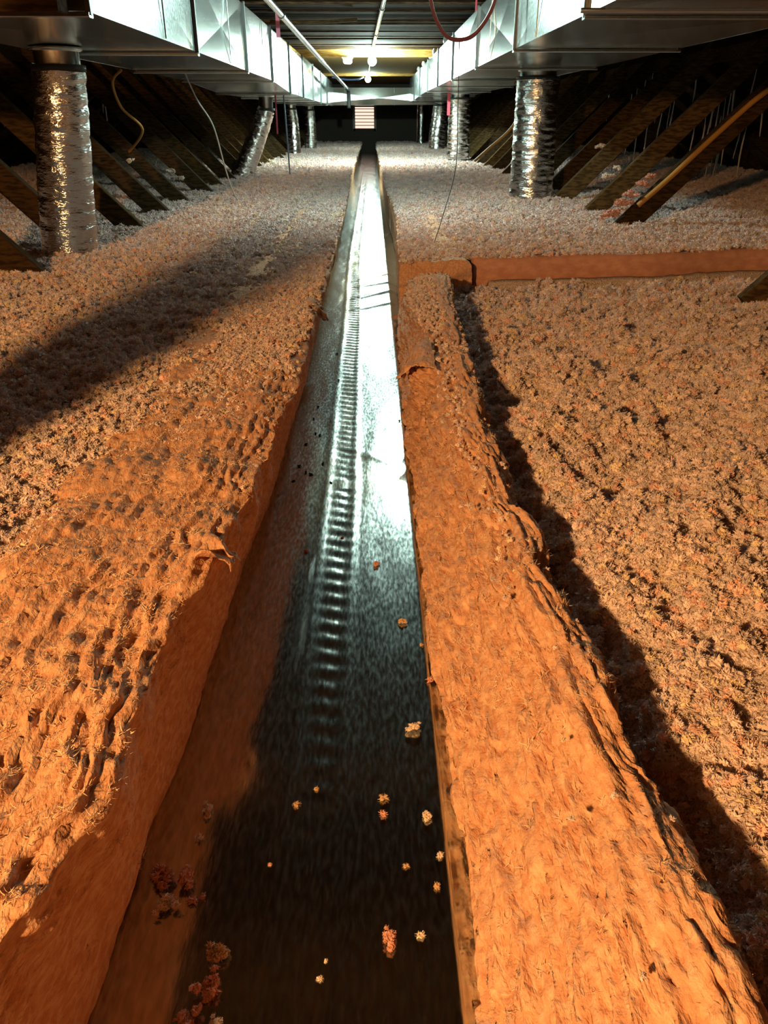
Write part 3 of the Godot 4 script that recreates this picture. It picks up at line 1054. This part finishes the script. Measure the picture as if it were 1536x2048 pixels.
# ---------------------------------------------------------------- foil-wrapped round ducts
func flex(label: String, pts: Array, r0: float, r1: float, crinkle: float, ydrop: float) -> void:
	var o := base("flex_duct", pts[0])
	tag(o, label, "flexible duct")
	var path := smooth_path(pts, 44)
	var verts := PackedVector3Array()
	var sides := 48
	var n := path.size()
	var off := float(label.hash() % 100)
	var trip := 0.0
	for j in n:
		var t := j / (n - 1.0)
		var dir: Vector3 = (path[mini(j + 1, n - 1)] - path[maxi(j - 1, 0)]).normalized()
		var side := dir.cross(Vector3(0, 0, 1)).normalized()
		var other := dir.cross(side)
		if j > 0:
			trip += path[j].distance_to(path[j - 1])
		for i in sides:
			var a := TAU * i / sides
			var r := lerpf(r0, r1, t)
			r += crinkle * (0.6 * n_mid.get_noise_3d(cos(a) * 5.0, sin(a) * 5.0, trip * 200.0 + off) + 0.8 * n_fine.get_noise_3d(cos(a) * 1.8 + off, sin(a) * 1.8, trip * 24.0) + 0.35 * n_low.get_noise_3d(cos(a) * 9.0, sin(a) * 9.0 + off, trip * 60.0))
			verts.append(path[j] + side * cos(a) * r + other * sin(a) * r - pts[0])
	put(grid_mesh(verts, sides, n, true, false), "foil_sleeve", M.foil, o)
	var top: Vector3 = pts[pts.size() - 1] - pts[0]
	var rc := r1 * 0.86
	var collar := put(lathe([[rc, -0.05], [rc, ydrop - 0.012], [rc + 0.012, ydrop - 0.008], [rc + 0.012, ydrop], [rc * 0.2, ydrop]], top, 32), "collar", M.galvanised, o)
	var band := r1 * 0.99
	put(lathe([[rc, -0.012], [band + 0.004, -0.012], [band + 0.004, 0.006], [rc, 0.006]], top, 32), "band", M.black_plastic, collar)

func build_flex() -> void:
	flex("foil duct with a golden glint on it, standing next to the brown timber beam", [P(-1.115, 0.10, 2.97), P(-1.09, 0.32, 2.95), P(-1.05, 0.55, 2.92), P(-1.02, 0.745, 2.90)], 0.100, 0.082, 0.005, 0.055)
	flex("silvery foil duct leaning outwards from the overhead duct to the insulation", [P(-1.13, 0.10, 7.05), P(-1.03, 0.30, 7.05), P(-0.93, 0.50, 7.05), P(-0.86, 0.66, 7.05)], 0.095, 0.066, 0.006, 0.098)
	flex("thin upright foil duct behind the leaning one", [P(-1.02, 0.10, 11.1), P(-1.02, 0.35, 11.1), P(-1.03, 0.55, 11.1), P(-1.045, 0.70, 11.1)], 0.085, 0.075, 0.005, 0.055)
	flex("foil duct in the dark beyond the thin upright one", [P(-0.93, 0.10, 12.8), P(-0.93, 0.4, 12.8), P(-0.94, 0.70, 12.8)], 0.09, 0.085, 0.005, 0.055)
	flex("wide crinkled foil duct standing right behind the cross batt", [P(0.945, 0.10, 4.97), P(0.945, 0.35, 4.97), P(0.94, 0.60, 4.97), P(0.935, 0.80, 4.97)], 0.130, 0.118, 0.008, 0.04)
	flex("crinkled foil duct with a red strip beside it, behind the wide one", [P(0.93, 0.10, 9.25), P(0.93, 0.35, 9.25), P(0.93, 0.60, 9.25), P(0.93, 0.78, 9.25)], 0.125, 0.115, 0.008, 0.05)
	flex("foil duct next along from the one with the red strip", [P(0.95, 0.10, 12.6), P(0.95, 0.35, 12.6), P(0.98, 0.60, 12.6), P(1.0, 0.76, 12.6)], 0.125, 0.115, 0.006, 0.04)
	flex("last foil duct in the dark by the far gable wall", [P(0.86, 0.10, 15.2), P(0.86, 0.4, 15.2), P(0.86, 0.9, 15.2)], 0.08, 0.075, 0.005, 0.3)
	# outside the frame, between the warm lamp and the insulation: it throws the broad shadow
	flex("foil duct beside the viewer that throws the broad shadow", [P(-0.80, 0.10, 0.25), P(-0.80, 0.4, 0.25), P(-0.80, 0.8, 0.25), P(-0.80, 1.1, 0.25)], 0.078, 0.078, 0.003, 0.075)

# ---------------------------------------------------------------- beams, conduits, cables
func build_ceiling_fittings() -> void:
	var b := put(box(Vector3(-0.75, 1.115, -8.56), Vector3(0.75, 1.175, -8.50)), "collar_beam", M.gold_timber)
	tag(b, "golden timber beam across the ceiling above the brighter bulb", "beam")
	b = put(box(Vector3(-0.9, 1.12, -12.5), Vector3(0.9, 1.175, -12.44)), "collar_beam", M.gold_timber)
	tag(b, "thinner golden timber beam across the ceiling above the farther bulb", "beam")
	mat("sheet_board", lin(0.20, 0.13, 0.05), 0.9).metallic_specular = 0.12
	b = put(box(Vector3(-1.0, 1.15, -12.43), Vector3(1.0, 1.17, -8.57)), "ceiling_sheet", M.sheet_board)
	tag(b, "brown sheet of boarding between the two golden beams", "board")
	b = put(box(Vector3(-1.0, 1.15, -16.2), Vector3(1.0, 1.17, -12.51)), "ceiling_sheet", M.sheet_board)
	tag(b, "brown sheet of boarding above the cross duct", "board")
	# white lampholder without a bulb
	var o := base("ceramic_lampholder", P(-0.235, 1.115, 8.47))
	tag(o, "white ceramic lampholder on the golden beam, beside the brighter bulb", "lampholder")
	put(lathe([[0.001, 0.0], [0.055, 0.0], [0.055, -0.012], [0.045, -0.02]], Vector3.ZERO), "base_plate", M.ceramic, o)
	put(lathe([[0.045, -0.02], [0.042, -0.05], [0.03, -0.062], [0.001, -0.064]], Vector3.ZERO), "socket", M.ceramic, o)
	# conduits
	o = base("conduit")
	tag(o, "thick shiny metal conduit sloping along the top of the overhead duct", "conduit")
	put(tube([P(-0.53, 1.125, 1.5), P(-0.50, 1.105, 4.5), P(-0.46, 1.06, 8.0), P(-0.36, 0.97, 12.6)], 0.017, 14), "pipe", M.steel, o)
	for q in [[-0.495, 1.099, 5.0], [-0.46, 1.06, 8.0], [-0.42, 1.02, 10.1]]:
		put(tube([P(q[0], q[1], q[2] - 0.03), P(q[0] + 0.0005, q[1] - 0.0005, q[2] + 0.03)], 0.021, 14), "coupling", M.steel, o)
	put(tube(smooth_path([P(-0.36, 0.97, 12.6), P(-0.35, 0.95, 12.75), P(-0.345, 0.86, 12.8), P(-0.345, 0.72, 12.8)], 5), 0.028, 12), "elbow", M.black_plastic, o)
	o = base("conduit")
	tag(o, "thin metal conduit along the middle of the ceiling to the brighter bulb", "conduit")
	put(tube([P(0.09, 1.143, 3.0), P(0.065, 1.143, 4.7), P(0.03, 1.14, 6.6), P(0.0, 1.15, 8.36)], 0.012, 12), "pipe", M.steel, o)
	for q in [[0.0575, 1.1425, 5.1], [0.03, 1.14, 6.6]]:
		put(tube([P(q[0], q[1], q[2] - 0.025), P(q[0], q[1], q[2] + 0.025)], 0.016, 12), "coupling", M.steel, o)
	o = base("conduit")
	tag(o, "short metal conduit between the two cool bulbs", "conduit")
	put(tube([P(-0.01, 1.135, 8.6), P(-0.05, 1.135, 12.3)], 0.011, 12), "pipe", M.steel, o)
	# bent lath
	var verts := smooth_path([P(-0.78, 1.135, 5.62), P(-0.5, 1.118, 5.55), P(-0.3, 1.125, 5.6), P(-0.1, 1.15, 5.75)], 6)
	var st := starts()
	for i in verts.size() - 1:
		bar_into(st, verts[i], verts[i + 1] + (verts[i + 1] - verts[i]) * 0.02, 0.025, 0.018, Vector3.UP, 0.002)
	tag(put(done(st), "bent_lath", M.wood_2), "bent pale lath sagging from the ceiling boards", "lath")
	# hanger straps
	for q in [["red plastic strap holding up the duct beside the dark red cable", 0.585, 4.95, 1.105, M.strap_red, 0.010], ["pink strap holding up the duct beside the thick conduit", -0.585, 5.45, 1.03, M.strap_pink, 0.024]]:
		var x: float = q[1]
		var s := put(bar(P(x - 0.02 * signf(x) , q[3], q[2]), P(x - 0.02 * signf(x), 1.18, q[2]), q[5], 0.003, Vector3(0, 0, 1), 0.0008), "hanger_strap", q[4])
		tag(s, q[0], "strap")
	# red strips under the ducts
	for q in [["red strip hanging under the overhead duct beside the blue pole", -0.775, 7.0, 0.48, 0.68, 0.012], ["red strip hanging beside the crinkled foil duct", 0.79, 9.0, 0.62, 0.82, 0.03]]:
		var s := put(bar(P(q[1], q[3], q[2]), P(q[1], q[4] + 0.08, q[2]), q[5], 0.003, Vector3(0, 0, 1), 0.0008), "marker_strip", M.strap_red)
		tag(s, q[0], "strip")
	# little clips along the top edge of the right duct
	for q in [[6.9, 0.0], [8.1, 0.01], [8.6, 0.02], [9.8, 0.0], [10.8, 0.012]]:
		var c := put(lathe([[0.001, 0.0], [0.016, 0.0], [0.02, 0.02], [0.012, 0.045], [0.001, 0.05]], P(0.565, 1.108, q[0]), 10), "duct_clip", M.ceramic)
		tag(c, "small white clip on the top edge of the overhead duct", "clip", "white clips on the duct edge")
	var rod := put(tube([P(0.50, 0.828, 2.18), P(1.26, 0.828, 2.18)], 0.006, 8), "hanger_rod", M.steel)
	tag(rod, "thin bright hanger rod under the overhead duct near the yellow cable", "rod")

func wire(label: String, pts: Array, r: float, m: Material, called := "wire", cat := "wire") -> void:
	var o := put(tube(smooth_path(pts, 8), r, 8), called, m)
	tag(o, label, cat)

func build_wires() -> void:
	wire("thin black wire dangling onto the insulation behind the cross batt", [P(0.335, 0.865, 3.45), P(0.335, 0.62, 3.40), P(0.33, 0.42, 3.35), P(0.27, 0.25, 3.2), P(0.235, 0.168, 3.12)], 0.0017, M.wire_black)
	wire("thin pale wire dangling from the overhead duct to the insulation", [P(-0.94, 0.80, 4.45), P(-0.90, 0.68, 4.5), P(-0.84, 0.56, 4.55), P(-0.815, 0.36, 4.65), P(-0.79, 0.23, 4.7), P(-0.76, 0.165, 4.72)], 0.004, M.wire_grey)
	wire("dark red cable hanging in a loop from the ceiling", [P(0.21, 1.17, 3.40), P(0.22, 0.99, 3.42), P(0.27, 0.89, 3.44), P(0.33, 0.865, 3.45), P(0.40, 0.89, 3.45), P(0.46, 0.99, 3.42), P(0.48, 1.17, 3.40)], 0.0075, M.cable_red, "cable", "cable")
	wire("blue pole standing in the insulation beside the red strip", [P(-0.73, 0.76, 7.2), P(-0.715, 0.5, 7.15), P(-0.70, 0.15, 7.1)], 0.006, M.pole_blue, "pole", "pole")
	wire("blue cable drooping from the overhead duct to the farther bulb", [P(-0.55, 1.09, 12.1), P(-0.35, 1.065, 12.15), P(-0.2, 1.07, 12.2), P(-0.12, 1.10, 12.26)], 0.010, M.cable_blue, "cable", "cable")
	wire("yellow cable curling under the overhead duct on the pale wire's side", [P(-1.10, 0.785, 3.9), P(-1.16, 0.74, 3.95), P(-1.15, 0.64, 4.0), P(-1.08, 0.55, 4.05), P(-1.2, 0.45, 4.2)], 0.006, M.cable_yellow, "cable", "cable")
	wire("yellow cable arching down behind the wide foil duct", [P(1.0, 0.825, 6.2), P(1.06, 0.78, 6.2), P(1.07, 0.66, 6.2), P(1.0, 0.52, 6.25), P(0.86, 0.38, 6.4), P(0.80, 0.30, 6.6)], 0.010, M.cable_yellow, "cable", "cable")
	wire("yellow cable coming down along the orange-lit right brace", [P(1.50, 1.0, 3.2), P(1.545, 0.90, 3.3), P(1.64, 0.80, 3.5), P(1.69, 0.74, 3.62), P(1.60, 0.655, 3.655), P(1.45, 0.51, 3.66), P(1.30, 0.36, 3.66), P(1.18, 0.25, 3.66)], 0.012, M.cable_yellow, "cable", "cable")

# ---------------------------------------------------------------- crumbs and tufts lying about
func crumb(label: String, group: String, at: Vector3, size: float, color: Material, stretch := 1.0) -> void:
	var o := put(clump_meshes[rng.randi_range(0, 2)] if size > 0.005 else tuft_meshes[rng.randi_range(0, 5)], "insulation_crumb", color)
	o.position = at
	o.rotation = Vector3(rng.randf_range(-0.3, 0.3), rng.randf_range(0, TAU), 0)
	o.scale = Vector3(size * stretch, size * 0.8, size)
	tag(o, label, "crumb", group)

var clump_meshes: Array = []

func build_crumbs() -> void:
	for v in 3:
		var st := SurfaceTool.new()
		for i in 12:
			var at := Vector3(rng.randf_range(-0.75, 0.75), rng.randf_range(-0.2, 0.45), rng.randf_range(-0.6, 0.6))
			st.append_from(tuft_meshes[i % 6], 0, Transform3D(Basis.from_euler(Vector3(rng.randf() * 6, rng.randf() * 6, 0)).scaled(Vector3.ONE * rng.randf_range(0.3, 0.5)), at))
		clump_meshes.append(st.commit())
	mat("crumb_pale", lin(0.70, 0.56, 0.46), 1.0)
	mat("crumb_tan", lin(0.55, 0.36, 0.20), 1.0)
	mat("crumb_pink", lin(0.60, 0.30, 0.22), 1.0)
	mat("speck_dark", lin(0.03, 0.022, 0.018), 1.0)
	# x, d, size
	var list := [[0.008, 0.397, 0.0085, "crumb_pink"], [0.035, 0.401, 0.004, "crumb_pale"], [0.048, 0.522, 0.006, "crumb_pale"], [0.040, 0.64, 0.008, "crumb_pale"], [0.034, 0.841, 0.006, "crumb_tan"], [0.007, 0.544, 0.005, "crumb_tan"], [0.006, 0.525, 0.0045, "crumb_pink"], [-0.078, 0.538, 0.004, "crumb_tan"], [-0.06, 0.557, 0.003, "crumb_tan"], [-0.096, 0.471, 0.0022, "crumb_pink"], [0.057, 0.477, 0.004, "crumb_pale"], [0.052, 0.446, 0.004, "crumb_tan"], [0.026, 0.467, 0.0032, "crumb_tan"], [-0.045, 0.367, 0.003, "crumb_pale"], [-0.041, 0.381, 0.002, "crumb_pale"], [0.0, 0.988, 0.006, "crumb_pink"], [-0.107, 1.03, 0.004, "crumb_pink"], [-0.052, 1.073, 0.003, "crumb_pink"], [-0.15, 0.44, 0.0035, "crumb_pink"], [-0.158, 0.435, 0.005, "crumb_pink"], [-0.165, 0.53, 0.008, "crumb_pale"], [-0.165, 0.50, 0.005, "crumb_pale"], [-0.19, 0.46, 0.013, "crumb_pink"], [-0.165, 0.455, 0.011, "crumb_pink"], [-0.178, 0.43, 0.010, "crumb_pale"], [-0.125, 0.385, 0.010, "crumb_tan"], [-0.13, 0.36, 0.011, "crumb_pink"], [-0.14, 0.335, 0.010, "crumb_pink"], [-0.12, 0.33, 0.008, "crumb_pale"], [0.064, 0.72, 0.005, "crumb_pink"], [0.058, 0.79, 0.003, "crumb_tan"]]
	for q in list:
		var s: float = q[2]
		var lab := "small crumb of insulation lying on the sunk metal duct"
		var grp := "crumbs on the metal duct"
		if s > 0.0095:
			lab = "shaggy clump of insulation fallen on the duct at the foot of the batt"
			grp = "clumps at the foot of the batt"
		crumb(lab, grp, P(q[0], trunk_y(q[0], q[1]) + s * 0.5 + 0.003, q[1]), s, M[q[3]], 1.25)
	for q in [[-0.13, 1.70], [-0.135, 1.62], [-0.125, 1.53], [-0.115, 1.52], [0.055, 1.60], [-0.145, 1.36], [-0.13, 1.33], [-0.12, 1.32], [-0.10, 1.37], [-0.09, 1.9], [-0.105, 2.15], [-0.14, 1.47], [-0.15, 1.29], [-0.08, 1.28]]:
		crumb("dark speck of dirt lying on the sunk metal duct", "dark specks on the metal duct", P(q[0], trunk_y(q[0], q[1]) + 0.004, q[1]), 0.0035, M.speck_dark, 1.6)
	# tufts caught on the braces
	for q in [[1.11, 0.235, 3.69, 0.045], [1.15, 0.27, 3.685, 0.035], [1.20, 0.315, 3.69, 0.035], [1.235, 0.345, 3.70, 0.028], [1.06, 0.19, 3.67, 0.05], [1.20, 0.31, 4.28, 0.03], [1.24, 0.35, 4.27, 0.025], [1.30, 0.43, 4.85, 0.03], [-1.15, 0.305, 4.83, 0.03], [-1.11, 0.265, 4.84, 0.03], [-1.22, 0.385, 4.27, 0.022], [-1.30, 0.455, 3.7, 0.018], [-1.42, 0.575, 3.69, 0.016]]:
		crumb("fluffy tuft of insulation caught on a timber brace", "tufts caught on the braces", P(q[0], q[1] + 0.02, q[2]), q[3], M.crumb_pale if q[2] > 3.8 else M.crumb_pink, 1.2)

func build_strands() -> void:
	# dusty fibre strands hanging below the roof boards
	for k in 44:
		var right := k < 34
		var x := rng.randf_range(2.15, 2.9) if right else -rng.randf_range(2.1, 2.7)
		var d := rng.randf_range(3.6, 8.0)
		var roof := CEIL_Y + 0.02 - (absf(x) - 2.0) * (1.16 / 1.6)
		var y1 := roof - rng.randf_range(0.0, 0.12)
		var y0 := maxf(0.19, roof - rng.randf_range(0.2, 0.62))
		if k % 3 == 0:
			y0 = 0.18
		var pts := []
		for i in 7:
			var t := i / 6.0
			pts.append(P(x + 0.008 * sin(t * 4.0 + k), lerpf(roof, y0, t), d + 0.006 * cos(t * 5.0 + k)))
		var o := put(tube(pts, [0.002, 0.003, 0.004, 0.006, 0.006, 0.005, 0.002], 6), "fibre_strand", M.dust_fibre)
		tag(o, "dusty fibre strand hanging below the roof boards near the %s eaves" % ("right" if right else "left"), "strand", "strands by the right eaves" if right else "strands by the left eaves")
